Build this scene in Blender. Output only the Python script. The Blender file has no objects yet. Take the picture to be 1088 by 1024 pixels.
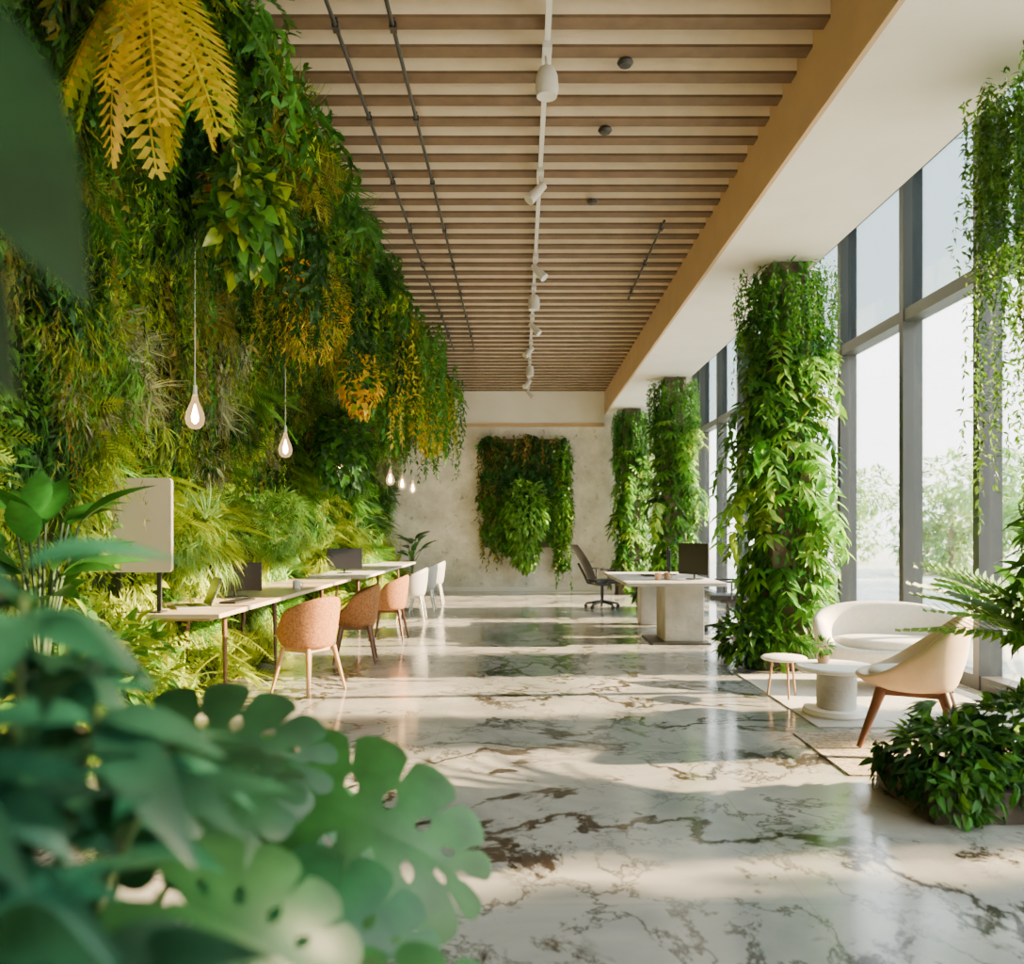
import bpy, bmesh, math, random
import numpy as np
from mathutils import Vector, Matrix
random.seed(7); rng=np.random.default_rng(7)
scene=bpy.context.scene
COL=scene.collection

# ------------------------------------------------------------------ materials
def new_mat(name):
    m=bpy.data.materials.new(name); m.use_nodes=True
    nt=m.node_tree; b=nt.nodes['Principled BSDF']
    return m,nt,b
def simple(name,col,rough=.5,metal=0,noise=0.0,nscale=8,bump=0.0,bscale=60,spec=.5,emis=None,es=0):
    m,nt,b=new_mat(name); N=nt.nodes; L=nt.links
    b.inputs['Base Color'].default_value=(*col,1); b.inputs['Roughness'].default_value=rough
    b.inputs['Metallic'].default_value=metal; b.inputs['Specular IOR Level'].default_value=spec
    tc=N.new('ShaderNodeTexCoord')
    if noise>0:
        n=N.new('ShaderNodeTexNoise'); n.inputs['Scale'].default_value=nscale; n.inputs['Detail'].default_value=6
        L.new(tc.outputs['Object'],n.inputs['Vector'])
        mr=N.new('ShaderNodeMapRange'); mr.inputs['From Min'].default_value=.3; mr.inputs['From Max'].default_value=.7
        L.new(n.outputs['Fac'],mr.inputs['Value'])
        mx=N.new('ShaderNodeMix'); mx.data_type='RGBA'
        mx.inputs['A'].default_value=(*[c*(1-noise) for c in col],1)
        mx.inputs['B'].default_value=(*[min(1,c*(1+noise)) for c in col],1)
        L.new(mr.outputs['Result'],mx.inputs['Factor']); L.new(mx.outputs['Result'],b.inputs['Base Color'])
    if bump>0:
        n2=N.new('ShaderNodeTexNoise'); n2.inputs['Scale'].default_value=bscale; n2.inputs['Detail'].default_value=4
        L.new(tc.outputs['Object'],n2.inputs['Vector'])
        bp=N.new('ShaderNodeBump'); bp.inputs['Strength'].default_value=bump; bp.inputs['Distance'].default_value=.02
        L.new(n2.outputs['Fac'],bp.inputs['Height']); L.new(bp.outputs['Normal'],b.inputs['Normal'])
    if emis:
        b.inputs['Emission Color'].default_value=(*emis,1); b.inputs['Emission Strength'].default_value=es
    return m
def leaf_mat(name,rough=.42,trans=.35,gain=1.0,spec=.5):
    m,nt,b=new_mat(name); N=nt.nodes; L=nt.links
    at=N.new('ShaderNodeAttribute'); at.attribute_name='Col'
    tc=N.new('ShaderNodeTexCoord'); n=N.new('ShaderNodeTexNoise'); n.inputs['Scale'].default_value=14; n.inputs['Detail'].default_value=3
    L.new(tc.outputs['Object'],n.inputs['Vector'])
    mr=N.new('ShaderNodeMapRange'); mr.inputs['From Min'].default_value=.3; mr.inputs['From Max'].default_value=.7
    mr.inputs['To Min'].default_value=.7*gain; mr.inputs['To Max'].default_value=1.3*gain
    L.new(n.outputs['Fac'],mr.inputs['Value'])
    mu=N.new('ShaderNodeVectorMath'); mu.operation='SCALE'
    L.new(at.outputs['Color'],mu.inputs[0]); L.new(mr.outputs['Result'],mu.inputs['Scale'])
    L.new(mu.outputs['Vector'],b.inputs['Base Color']); b.inputs['Roughness'].default_value=rough; b.inputs['Specular IOR Level'].default_value=spec
    tr=N.new('ShaderNodeBsdfTranslucent')
    mu2=N.new('ShaderNodeVectorMath'); mu2.operation='MULTIPLY'; mu2.inputs[1].default_value=(1.6,1.4,.5)
    L.new(mu.outputs['Vector'],mu2.inputs[0]); L.new(mu2.outputs['Vector'],tr.inputs['Color'])
    ms=N.new('ShaderNodeMixShader'); ms.inputs['Fac'].default_value=trans
    L.new(b.outputs[0],ms.inputs[1]); L.new(tr.outputs[0],ms.inputs[2])
    L.new(ms.outputs[0],N['Material Output'].inputs['Surface'])
    return m
M_LEAF=leaf_mat('leaf_foliage',gain=1.05,spec=.25)
M_LEAFG=leaf_mat('leaf_glossy',rough=.3,trans=.2,gain=1.0)
M_LEAFF=leaf_mat('leaf_monstera',rough=.42,trans=.08,spec=.35)

def floor_mat():
    m,nt,b=new_mat('marble_floor'); N=nt.nodes; L=nt.links
    tc=N.new('ShaderNodeTexCoord')
    def noise(sc,det,dist=0,rough=.5,off=0):
        n=N.new('ShaderNodeTexNoise'); n.inputs['Scale'].default_value=sc; n.inputs['Detail'].default_value=det
        n.inputs['Distortion'].default_value=dist; n.inputs['Roughness'].default_value=rough
        mp=N.new('ShaderNodeMapping'); mp.inputs['Location'].default_value=(off,off*.7,0); L.new(tc.outputs['Object'],mp.inputs['Vector'])
        L.new(mp.outputs['Vector'],n.inputs['Vector']); return n
    def ramp(src,stops):
        r=N.new('ShaderNodeValToRGB'); e=r.color_ramp.elements
        while len(e)<len(stops): e.new(.5)
        for i,(p,c) in enumerate(stops): e[i].position=p; e[i].color=(c,c,c,1) if not isinstance(c,tuple) else (*c,1)
        L.new(src,r.inputs['Fac']); return r
    base=ramp(noise(.8,9,.8,.62).outputs['Fac'],[(.30,(.21,.22,.215)),(.47,(.31,.315,.30)),(.62,(.46,.45,.42))])
    v1=ramp(noise(.75,9,.5,.62,3).outputs['Fac'],[(.478,0.0),(.494,1.0),(.506,1.0),(.522,0.0)])
    m1=ramp(noise(.55,4,.3,.5,9).outputs['Fac'],[(.42,.05),(.52,1.0)])
    v2=ramp(noise(1.9,9,.4,.65,17).outputs['Fac'],[(.480,0.0),(.5,.85),(.52,0.0)])
    m2=ramp(noise(.9,3,.0,.5,5).outputs['Fac'],[(.45,.1),(.58,1.0)])
    bl=ramp(noise(1.9,12,.6,.75,23).outputs['Fac'],[(.56,0.0),(.62,1.0)])
    mb=ramp(noise(.7,4,.2,.5,31).outputs['Fac'],[(.49,0.0),(.55,1.0)])
    def op(a,c,o='MULTIPLY'):
        x=N.new('ShaderNodeMath'); x.operation=o; L.new(a.outputs[0],x.inputs[0]); L.new(c.outputs[0],x.inputs[1]); return x
    vv=op(op(op(v1,m1),op(v2,m2),'MAXIMUM'),op(bl,mb),'MAXIMUM')
    mx=N.new('ShaderNodeMix'); mx.data_type='RGBA'; mx.inputs['B'].default_value=(.03,.022,.016,1)
    L.new(vv.outputs[0],mx.inputs['Factor']); L.new(base.outputs['Color'],mx.inputs['A'])
    br=N.new('ShaderNodeTexBrick'); br.offset=0; br.inputs['Scale'].default_value=1; br.inputs['Mortar Size'].default_value=.0015
    br.inputs['Brick Width'].default_value=1.6; br.inputs['Row Height'].default_value=1.6
    mp=N.new('ShaderNodeMapping'); mp.inputs['Location'].default_value=(.55,.3,0); L.new(tc.outputs['Object'],mp.inputs['Vector'])
    L.new(mp.outputs['Vector'],br.inputs['Vector'])
    mh=N.new('ShaderNodeMath'); mh.operation='MULTIPLY'; mh.inputs[1].default_value=.45; L.new(br.outputs['Fac'],mh.inputs[0])
    mx2=N.new('ShaderNodeMix'); mx2.data_type='RGBA'; mx2.inputs['B'].default_value=(.10,.10,.095,1)
    L.new(mh.outputs[0],mx2.inputs['Factor']); L.new(mx.outputs['Result'],mx2.inputs['A'])
    L.new(mx2.outputs['Result'],b.inputs['Base Color'])
    rr=N.new('ShaderNodeMapRange'); rr.inputs['To Min'].default_value=.07; rr.inputs['To Max'].default_value=.21
    L.new(noise(1.7,5).outputs['Fac'],rr.inputs['Value']); L.new(rr.outputs['Result'],b.inputs['Roughness'])
    b.inputs['Specular IOR Level'].default_value=.75
    return m
M_FLOOR=floor_mat()
def concrete_wall():
    m,nt,b=new_mat('weathered_concrete'); N=nt.nodes; L=nt.links
    tc=N.new('ShaderNodeTexCoord')
    n=N.new('ShaderNodeTexNoise'); n.inputs['Scale'].default_value=1.4; n.inputs['Detail'].default_value=10; n.inputs['Roughness'].default_value=.65
    n2=N.new('ShaderNodeTexNoise'); n2.inputs['Scale'].default_value=5; n2.inputs['Detail'].default_value=8; n2.inputs['Roughness'].default_value=.7
    for k in(n,n2): L.new(tc.outputs['Object'],k.inputs['Vector'])
    r=N.new('ShaderNodeValToRGB'); e=r.color_ramp.elements; e[0].position=.38; e[0].color=(.58,.55,.50,1); e[1].position=.6; e[1].color=(.88,.85,.80,1)
    L.new(n.outputs['Fac'],r.inputs['Fac'])
    r2=N.new('ShaderNodeValToRGB'); e=r2.color_ramp.elements; e[0].position=.34; e[0].color=(.34,.31,.28,1); e[1].position=.42; e[1].color=(1,1,1,1)
    L.new(n2.outputs['Fac'],r2.inputs['Fac'])
    mx=N.new('ShaderNodeMix'); mx.data_type='RGBA'; mx.blend_type='MULTIPLY'; mx.inputs['Factor'].default_value=.8
    L.new(r.outputs['Color'],mx.inputs['A']); L.new(r2.outputs['Color'],mx.inputs['B']); L.new(mx.outputs['Result'],b.inputs['Base Color'])
    b.inputs['Roughness'].default_value=.85
    bp=N.new('ShaderNodeBump'); bp.inputs['Strength'].default_value=.5; bp.inputs['Distance'].default_value=.03; L.new(n2.outputs['Fac'],bp.inputs['Height']); L.new(bp.outputs['Normal'],b.inputs['Normal'])
    return m
M_BACK=concrete_wall()
M_WHITE=simple('white_plaster',(.80,.77,.72),.8,noise=.04,nscale=2)
M_ROCK=simple('mossy_rock',(.10,.11,.07),.9,noise=.6,nscale=4,bump=1,bscale=10)
M_TAN=simple('tan_panel',(.56,.38,.22),.6,noise=.06,nscale=3)
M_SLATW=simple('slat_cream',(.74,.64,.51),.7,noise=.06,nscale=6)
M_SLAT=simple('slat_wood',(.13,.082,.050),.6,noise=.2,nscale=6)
M_FRAME=simple('window_frame_metal',(.04,.044,.046),.5,.0)
M_BLACK=simple('black_metal',(.02,.02,.022),.4)
M_PLAST=simple('black_plastic',(.014,.015,.016),.45,spec=.35)
M_CREAM=simple('cream_fabric',(.78,.73,.65),.85,noise=.06,nscale=30,bump=.2,bscale=200)
M_PAPER=simple('divider_felt',(.64,.52,.40),.8,noise=.05,nscale=3)
M_BEIGE=simple('beige_leather',(.55,.41,.28),.6,noise=.08,nscale=10)
M_ORANGE=simple('caramel_fabric',(.31,.135,.052),.85,noise=.4,nscale=60,bump=.4,bscale=220,spec=.2)
M_WOOD=simple('walnut',(.12,.045,.02),.45,noise=.25,nscale=9)
M_OAK=simple('oak',(.40,.23,.10),.5,noise=.15,nscale=8)
M_TOP=simple('desk_top',(.56,.43,.30),.35,noise=.15,nscale=4)
M_CONC=simple('concrete',(.44,.42,.38),.8,noise=.2,nscale=4,bump=.3,bscale=25)
M_COLM=simple('column_bark',(.13,.10,.07),.9,noise=.4,nscale=6,bump=.6,bscale=14)
M_RUG=simple('rug_wool',(.56,.53,.48),.95,noise=.08,nscale=40,bump=.5,bscale=150)
M_RUG2=simple('rug_woven',(.46,.38,.29),.95,noise=.55,nscale=45,bump=.6,bscale=90)
M_PLANT=simple('planter_brown',(.06,.045,.035),.7,noise=.2,nscale=5)
M_SOIL=simple('soil',(.03,.022,.015),.95,noise=.4,nscale=30,bump=.6,bscale=60)
M_SCREEN=simple('screen_dark',(.012,.012,.014),.3,spec=.3)
M_SILVER=simple('aluminium',(.5,.5,.5),.35,.8)
M_GREY=simple('grey_shell',(.36,.36,.35),.5)
M_BULB=simple('filament',(1,.6,.2),.5,emis=(1,.58,.24),es=80)
M_SPOT=simple('spot_white',(.62,.61,.59),.4)
M_STEM=simple('stem_green',(.04,.08,.02),.6,noise=.2,nscale=10)
M_GROUND=simple('outdoor_ground',(.55,.55,.48),.9,noise=.15,nscale=1)
M_CERAM=simple('ceramic',(.6,.35,.2),.4)
def glass(name,tint=(1,1,1),fac=.07):
    m=bpy.data.materials.new(name); m.use_nodes=True; nt=m.node_tree; N=nt.nodes; L=nt.links; N.clear()
    o=N.new('ShaderNodeOutputMaterial'); t=N.new('ShaderNodeBsdfTransparent'); g=N.new('ShaderNodeBsdfGlossy'); g.inputs['Roughness'].default_value=.02
    t.inputs['Color'].default_value=(*tint,1)
    ms=N.new('ShaderNodeMixShader'); lw=N.new('ShaderNodeLayerWeight'); lw.inputs['Blend'].default_value=.15
    mm=N.new('ShaderNodeMath'); mm.operation='MULTIPLY'; mm.inputs[1].default_value=.5+fac
    L.new(lw.outputs['Fresnel'],mm.inputs[0]); L.new(mm.outputs[0],ms.inputs['Fac'])
    L.new(t.outputs[0],ms.inputs[1]); L.new(g.outputs[0],ms.inputs[2]); L.new(ms.outputs[0],o.inputs['Surface'])
    return m
M_GLASS=glass('window_glass',(.97,1,.99)); M_GLASS2=glass('tinted_glass',(.50,.56,.57))
def bulbglass():
    m=bpy.data.materials.new('bulb_glass'); m.use_nodes=True; nt=m.node_tree; N=nt.nodes; L=nt.links; N.clear()
    o=N.new('ShaderNodeOutputMaterial'); t=N.new('ShaderNodeBsdfTransparent'); g=N.new('ShaderNodeBsdfGlossy'); g.inputs['Roughness'].default_value=.05
    t.inputs['Color'].default_value=(1,.93,.8,1)
    e=N.new('ShaderNodeEmission'); e.inputs['Color'].default_value=(1,.62,.28,1); e.inputs['Strength'].default_value=.6
    ms=N.new('ShaderNodeMixShader'); lw=N.new('ShaderNodeLayerWeight'); lw.inputs['Blend'].default_value=.12
    mm=N.new('ShaderNodeMath'); mm.operation='MULTIPLY'; mm.inputs[1].default_value=.3; L.new(lw.outputs['Fresnel'],mm.inputs[0])
    L.new(mm.outputs[0],ms.inputs['Fac']); L.new(t.outputs[0],ms.inputs[1]); L.new(g.outputs[0],ms.inputs[2])
    ad=N.new('ShaderNodeAddShader'); L.new(ms.outputs[0],ad.inputs[0]); L.new(e.outputs[0],ad.inputs[1]); L.new(ad.outputs[0],o.inputs['Surface']); return m
M_BGL=bulbglass()

# ------------------------------------------------------------------ mesh helpers
class MB:
    def __init__(s): s.v=[]; s.f=[]
    def add(s,vs,fs):
        o=len(s.v); s.v+= [tuple(v) for v in vs]; s.f+=[tuple(i+o for i in f) for f in fs]; return s
    def box(s,x0,x1,y0,y1,z0,z1):
        v=[(x,y,z) for x in (x0,x1) for y in (y0,y1) for z in (z0,z1)]
        return s.add(v,[(0,1,3,2),(4,6,7,5),(0,4,5,1),(2,3,7,6),(0,2,6,4),(1,5,7,3)])
    def cyl(s,p0,p1,r0,r1=None,n=12):
        r1=r0 if r1 is None else r1
        p0=Vector(p0);p1=Vector(p1); d=(p1-p0).normalized()
        a=d.orthogonal().normalized(); b=d.cross(a)
        vs=[]
        for p,r in((p0,r0),(p1,r1)):
            for i in range(n):
                t=2*math.pi*i/n; vs.append(p+a*math.cos(t)*r+b*math.sin(t)*r)
        fs=[(i,(i+1)%n,n+(i+1)%n,n+i) for i in range(n)]+[tuple(range(n))[::-1],tuple(range(n,2*n))]
        return s.add(vs,fs)
    def tube(s,pts,r,n=8,r1=None):
        k=len(pts)
        for i in range(k-1):
            ra=r if r1 is None else r+(r1-r)*i/(k-1); rb=r if r1 is None else r+(r1-r)*(i+1)/(k-1)
            s.cyl(pts[i],pts[i+1],ra,rb,n)
        return s
    def rings(s,rings):
        n=len(rings[0]); vs=[p for r in rings for p in r]; fs=[]
        for k in range(len(rings)-1):
            for i in range(n):
                j=(i+1)%n; fs.append((k*n+i,k*n+j,(k+1)*n+j,(k+1)*n+i))
        fs.append(tuple(range(n))[::-1]); fs.append(tuple((len(rings)-1)*n+i for i in range(n)))
        return s.add(vs,fs)
    def lathe(s,prof,cx=0,cy=0,n=24,sx=1,sy=1):
        return s.rings([[(cx+r*sx*math.cos(2*math.pi*i/n),cy+r*sy*math.sin(2*math.pi*i/n),z) for i in range(n)] for r,z in prof])
    def obj(s,name,mat,parent=None,smooth=False,bevel=0,sub=0):
        me=bpy.data.meshes.new(name); me.from_pydata(s.v,[],s.f)
        bm=bmesh.new(); bm.from_mesh(me); bmesh.ops.recalc_face_normals(bm,faces=bm.faces); bm.to_mesh(me); bm.free()
        me.materials.append(mat); ob=bpy.data.objects.new(name,me); COL.objects.link(ob)
        if parent: ob.parent=parent
        if smooth or sub: me.polygons.foreach_set('use_smooth',[True]*len(me.polygons))
        if bevel:
            m=ob.modifiers.new('b','BEVEL'); m.width=bevel; m.segments=3; m.limit_method='ANGLE'
        if sub:
            m=ob.modifiers.new('s','SUBSURF'); m.levels=sub; m.render_levels=sub
        if smooth and not sub:
            try: me.set_sharp_from_angle(angle=math.radians(40))
            except Exception: pass
        return ob
def empty(name,loc=(0,0,0),rz=0):
    e=bpy.data.objects.new(name,None); COL.objects.link(e); e.location=loc; e.rotation_euler[2]=rz; e.empty_display_size=.1; return e

# ------------------------------------------------------------------ foliage helpers (numpy instancing into one mesh)
def t_leaf(w=.5,rows=3,fold=.12,droop=.25,shape='lance'):
    prof={'lance':lambda t:math.sin(math.pi*min(1,t**.75))*.98+.02,'round':lambda t:(math.sin(math.pi*t)**.5 if 0<t<1 else .05),
          'blade':lambda t:(1-t)**.6*.95+.05,'heart':lambda t:(1-t)**.7*min(1,(t+.12)*5)+.02}[shape]
    v=[];q=[]
    for i in range(rows+1):
        t=i/rows; ww=max(.03,prof(min(t,.999)))*w*.5
        z=-droop*t*t
        v+=[(-ww,t,z+fold*ww*2),(0,t,z),(ww,t,z+fold*ww*2)]
    for i in range(rows):
        a=i*3; q+=[(a,a+1,a+4,a+3),(a+1,a+2,a+5,a+4)]
    return np.array(v,float),np.array(q)
def t_frond(n=12,wid=.22,droop=.35,lw=.05,ang=65,tip=.15):
    v=[];q=[]
    def P(t): return np.array([0,t*(1-.1*droop*t),-droop*t*t])
    for i in range(n):
        t=(i+.6)/n; L=wid*(math.sin(math.pi*(t*.88+.1))**.7)+tip*.1
        for sgn in(-1,1):
            a=math.radians(ang-25*t); d=np.array([sgn*math.sin(a),math.cos(a),-.25]); p=P(t)
            s=np.array([0,1,0])*lw*.5
            o=len(v); v+=[p,p+d*L*.45-s,p+d*L,p+d*L*.45+s]; q.append((o,o+1,o+2,o+3))
    k=5
    for i in range(k):
        a=P(i/k);b=P((i+1)/k);o=len(v);e=np.array([.006,0,0]); v+=[a-e,a+e,b+e,b-e]; q.append((o,o+1,o+2,o+3))
    return np.array(v,float),np.array(q)
def t_tuft(n=9,spread=.5):
    r=np.random.default_rng(3); V=[];Q=[]
    for i in range(n):
        v,q=t_leaf(.05,3,.0,.6,'blade'); a=r.uniform(-1,1)*spread*1.6; s=r.uniform(.6,1)
        c,sn=math.cos(a),math.sin(a); R=np.array([[c,-sn,0],[sn,c,0],[0,0,1]]).T
        v=(v*s)@R; v[:,2]+=r.uniform(-.1,.1)*v[:,1]; Q.append(q+sum(len(x) for x in V)); V.append(v)
    return np.concatenate(V),np.concatenate(Q)
def t_palm(n=7,w=.22,span=150):
    V=[];Q=[];c0=0
    for i in range(n):
        v,q=t_leaf(w,3,.1,.35); a=math.radians(-span/2+span*i/(n-1)); c,s=math.cos(a),math.sin(a)
        v=v@np.array([[c,-s,0],[s,c,0],[0,0,1]]).T; Q.append(q+c0); c0+=len(v); V.append(v)
    return np.concatenate(V),np.concatenate(Q)
def t_monstera():
    # heart-shaped blade, oval holes beside the midrib and narrow slits cut in from the margin
    v=[];q=[]; nl=6; sub=6
    S=[0,.10,.18,.26,.34,.42,.50,.58,.68,.78,.88,.95,1.0]
    def ray(sgn,u):
        base=np.array([0,.14+.80*u,0]); a=math.radians(160-148*u); Lh=.50*(math.sin(math.pi*(.20+.72*u))**.8)*(1-.15*u)+.06
        return base,np.array([sgn*math.sin(a),math.cos(a),0]),Lh
    for sgn in(-1,1):
        for j in range(nl):
            o=len(v)
            for s in S:
                hole=max(0,1-((s-.28)/.10)**2)**.5*.36 if abs(s-.28)<.10 else 0
                slit=0 if s<.55 else .13*((s-.55)/.45)**.7
                g=max(hole,slit)
                for k in range(sub+1):
                    w=k/sub; w2=.5+(w-.5)*(1-g)
                    b0,d0,l0=ray(sgn,(j+w2)/nl)
                    ss=s*(1-.13*(abs(w-.5)*2)**3*max(0,(s-.5)/.5))
                    v.append(b0+d0*l0*ss)
            K=sub+1
            for a in range(len(S)-1):
                for k in range(sub): q.append((o+a*K+k,o+a*K+k+1,o+(a+1)*K+k+1,o+(a+1)*K+k))
    v=np.array(v)
    v[:,2]=-.9*(v[:,0]**2)-.45*np.clip(v[:,1]-.2,0,2)**2+ .16*np.abs(v[:,0])
    return v,np.array(q)
T_LANCE=t_leaf(.38,3,.15,.3); T_SM=t_leaf(.75,2,.1,.2,'round'); T_HEART=t_leaf(.85,4,.12,.3,'heart'); T_BLADE=t_leaf(.10,3,0,.45,'blade')
T_NEED=t_leaf(.16,2,0,.3,'lance'); T_FROND=t_frond(); T_FERN=t_frond(22,.2,.45,.045,72); T_TUFT=t_tuft(); T_PALM=t_palm(); T_MON=t_monstera()
T_BROAD=t_leaf(.42,8,.14,.35,'lance'); T_FING=t_leaf(.36,8,.16,.45,'lance'); T_FLAT=t_leaf(.42,8,.05,.1,'lance'); T_YFERN=t_frond(18,.20,.2,.062,78)

class Fol:
    def __init__(s): s.V=[];s.Q=[];s.C=[];s.n=0
    def scatter(s,tpl,pos,dirs,nrm,scale,col,wx=None):
        tv,tq=tpl; pos=np.atleast_2d(np.asarray(pos,float)); n=len(pos)
        if n==0: return
        dirs=np.broadcast_to(np.asarray(dirs,float),(n,3)); nrm=np.broadcast_to(np.asarray(nrm,float),(n,3))
        scale=np.broadcast_to(np.asarray(scale,float),(n,)); col=np.broadcast_to(np.asarray(col,float),(n,3))
        y=dirs/np.maximum(1e-6,np.linalg.norm(dirs,axis=1,keepdims=True))
        z=nrm-(nrm*y).sum(1,keepdims=True)*y; z=z/np.maximum(1e-6,np.linalg.norm(z,axis=1,keepdims=True)); x=np.cross(y,z)
        R=np.stack([x,y,z],1)
        V=np.einsum('vk,nkj->nvj',tv,R)*scale[:,None,None]+pos[:,None,:]
        k=len(tv); Q=tq[None]+(np.arange(n)*k)[:,None,None]+s.n
        s.V.append(V.reshape(-1,3)); s.Q.append(Q.reshape(-1,4)); s.C.append(np.repeat(col,k,0)); s.n+=n*k
    def obj(s,name,mat=None,parent=None,smooth=True,zmin=None):
        V=np.concatenate(s.V);Q=np.concatenate(s.Q).astype(np.int32);C=np.concatenate(s.C)
        if zmin is not None: V[:,2]=np.maximum(V[:,2],zmin)
        me=bpy.data.meshes.new(name); me.vertices.add(len(V)); me.vertices.foreach_set('co',V.ravel().astype(np.float32))
        me.loops.add(Q.size); me.loops.foreach_set('vertex_index',Q.ravel())
        me.polygons.add(len(Q)); me.polygons.foreach_set('loop_start',np.arange(0,Q.size,4,dtype=np.int32))
        me.update(calc_edges=True)
        if smooth: me.polygons.foreach_set('use_smooth',np.ones(len(Q),bool))
        a=me.color_attributes.new('Col','FLOAT_COLOR','POINT'); a.data.foreach_set('color',np.concatenate([C,np.ones((len(C),1))],1).ravel().astype(np.float32))
        me.materials.append(mat or M_LEAF); ob=bpy.data.objects.new(name,me); COL.objects.link(ob)
        if parent: ob.parent=parent
        return ob
def rn(n,s=1.): return rng.normal(0,s,(n,3))
def cj(col,n,j=.25):
    c=np.tile(np.array(col,float),(n,1))*rng.lognormal(0,j,(n,1)); c[:,0]*=rng.lognormal(0,j*.6,n); return np.clip(c,0,.9)
DK=(.018,.065,.016);MG=(.045,.15,.022);GG=(.085,.23,.028);YG=(.25,.34,.02);YL=(.66,.44,.02);PG=(.17,.33,.08);OR=(.5,.2,.02);OL=(.17,.17,.025);BG=(.12,.29,.035);RD=(.4,.05,.02);LI=(.27,.30,.20)
def strands(f,tops,lens,leaf=.04,step=.03,col=MG,tpl=None,sway=.05,spread=.6,jit=.25):
    tpl=tpl or T_LANCE
    P=[];C=[]
    for (x,y,z),L in zip(tops,lens):
        n=max(2,int(L/step)); t=np.linspace(0,1,n)
        a,b=rng.uniform(0,6.28,2); amp=rng.uniform(0,sway)
        px=x+amp*np.sin(a+t*4)*t; py=y+amp*np.cos(b+t*4)*t; pz=z-t*L
        P.append(np.stack([px,py,pz],1)); C.append(np.repeat(cj(col,1,jit),n,0))
    P=np.concatenate(P);C=np.concatenate(C);n=len(P)
    P[:,2]+=rng.uniform(-step,step,n)
    D=rn(n,spread)+np.array([0,0,-.6]); 
    f.scatter(tpl,P,D,rn(n,.5)+np.array([0,0,.9]),leaf*rng.uniform(.7,1.3,n),C)
def blob(f,c,r,n,size,cols,tpl=None,down=.4,up=.8):
    tpl=tpl or T_LANCE
    d=rn(n); d/=np.linalg.norm(d,axis=1,keepdims=True); rad=rng.uniform(.55,1.,(n,1))**.5
    P=np.array(c)+d*rad*np.array(r)
    ci=rng.integers(0,len(cols),n); C=np.array(cols,float)[ci]*rng.lognormal(0,.25,(n,1))
    f.scatter(tpl,P,d+rn(n,.4)+np.array([0,0,-down]),d*.5+rn(n,.3)+np.array([0,0,up]),size*rng.uniform(.6,1.3,n),np.clip(C,0,.9))

# ------------------------------------------------------------------ ROOM
Y0,Y1=-4.0,18.2; XL,XW=-3.45,4.0; ZC=4.72
MB().box(XL-.2,XW+.15,Y0,Y1+.2,-.15,0).obj('floor',M_FLOOR)
MB().box(XL-.2,XL,Y0,Y1+.2,0,5.3).obj('wall_left',M_ROCK)
MB().box(XL-.2,XW+.2,Y1,Y1+.2,0,5.3).obj('wall_back',M_BACK)
MB().box(XL-.2,XW+.2,Y0-.2,Y0,0,5.3).obj('wall_front',M_BACK)
MB().box(XL-.2,1.92,Y0,Y1,ZC,ZC+.2).obj('ceiling',M_WHITE)
MB().box(2.95,XW+.2,Y0,Y1,5.15,5.3).obj('ceiling_window_bay',M_WHITE)
MB().box(1.935,2.95,Y0,Y1,4.03,5.3).obj('beam_soffit',M_WHITE)
MB().box(1.90,1.935,Y0,Y1,4.02,4.75).obj('trim_1',M_TAN)
MB().box(XL,1.90,Y1-.12,Y1,3.75,ZC).obj('wall_bulkhead',M_WHITE)
MB().box(XL,1.90,Y1-.14,Y1-.12,3.72,3.80).obj('trim_2',M_TAN)
MB().box(-2.5,XW,Y1-.02,Y1,0,.09).obj('baseboard_back',M_WHITE)
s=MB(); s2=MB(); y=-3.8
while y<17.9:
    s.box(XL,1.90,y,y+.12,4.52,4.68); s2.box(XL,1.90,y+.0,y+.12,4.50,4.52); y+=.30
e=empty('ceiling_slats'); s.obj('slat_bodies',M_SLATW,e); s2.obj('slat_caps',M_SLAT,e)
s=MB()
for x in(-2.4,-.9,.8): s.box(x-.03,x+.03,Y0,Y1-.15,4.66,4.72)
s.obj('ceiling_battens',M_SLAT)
MW=[-3.9,-2.3,-.7,.7,2.3,3.9,5.4,6.85,8.2,9.8,11.4,12.9,14.4,15.9,17.4,18.15]
fr=MB()
for yy in MW: fr.box(XW-.10,XW+.10,yy-.045,yy+.045,0,5.15)
for z0,z1 in((0,.12),(3.50,3.62),(5.05,5.15)): fr.box(XW-.09,XW+.09,Y0,Y1,z0,z1)
w=empty('window_1'); fr.obj('frame',M_FRAME,w)
MB().box(XW-.005,XW+.005,Y0,Y1,.12,3.50).obj('glass_lower',M_GLASS,w)
MB().box(XW-.005,XW+.005,Y0,Y1,3.62,5.05).obj('glass_upper',M_GLASS2,w)

# ------------------------------------------------------------------ GREEN WALL
PX=np.array([-2.72,-2.95,-3.12,-3.15,-3.0,-2.75,-2.35,-1.95,-1.55]); PZ=np.array([0,.45,.9,2.0,2.7,3.25,3.75,4.15,4.45])
SL=np.concatenate([[0],np.cumsum(np.hypot(np.diff(PX),np.diff(PZ)))]); ST=SL[-1]
def bumps(y,s):
    up=np.clip((s-1.5)/1.5,0,1)
    return (.10*np.sin(y*2.1+s*1.3)+.08*np.sin(y*4.7-s*3.1+1)+.06*np.sin(y*9.3+s*6.7)+.05*np.sin(s*11+y*3)+up*.17*np.sin(y*3.3+s*2.4+2)*np.sin(s*2.9-y*1.1))
def wallpt(y,s):
    x=np.interp(s,SL,PX);z=np.interp(s,SL,PZ)
    e=.02; tx=np.interp(s+e,SL,PX)-np.interp(s-e,SL,PX); tz=np.interp(s+e,SL,PZ)-np.interp(s-e,SL,PZ)
    l=np.hypot(tx,tz)+1e-9; nx=tz/l; nz=-tx/l
    b=bumps(y,s); return np.stack([x+nx*b,y,z+nz*b],-1),np.stack([nx,0*nx,nz],-1)
gw=empty('green_wall')
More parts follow.
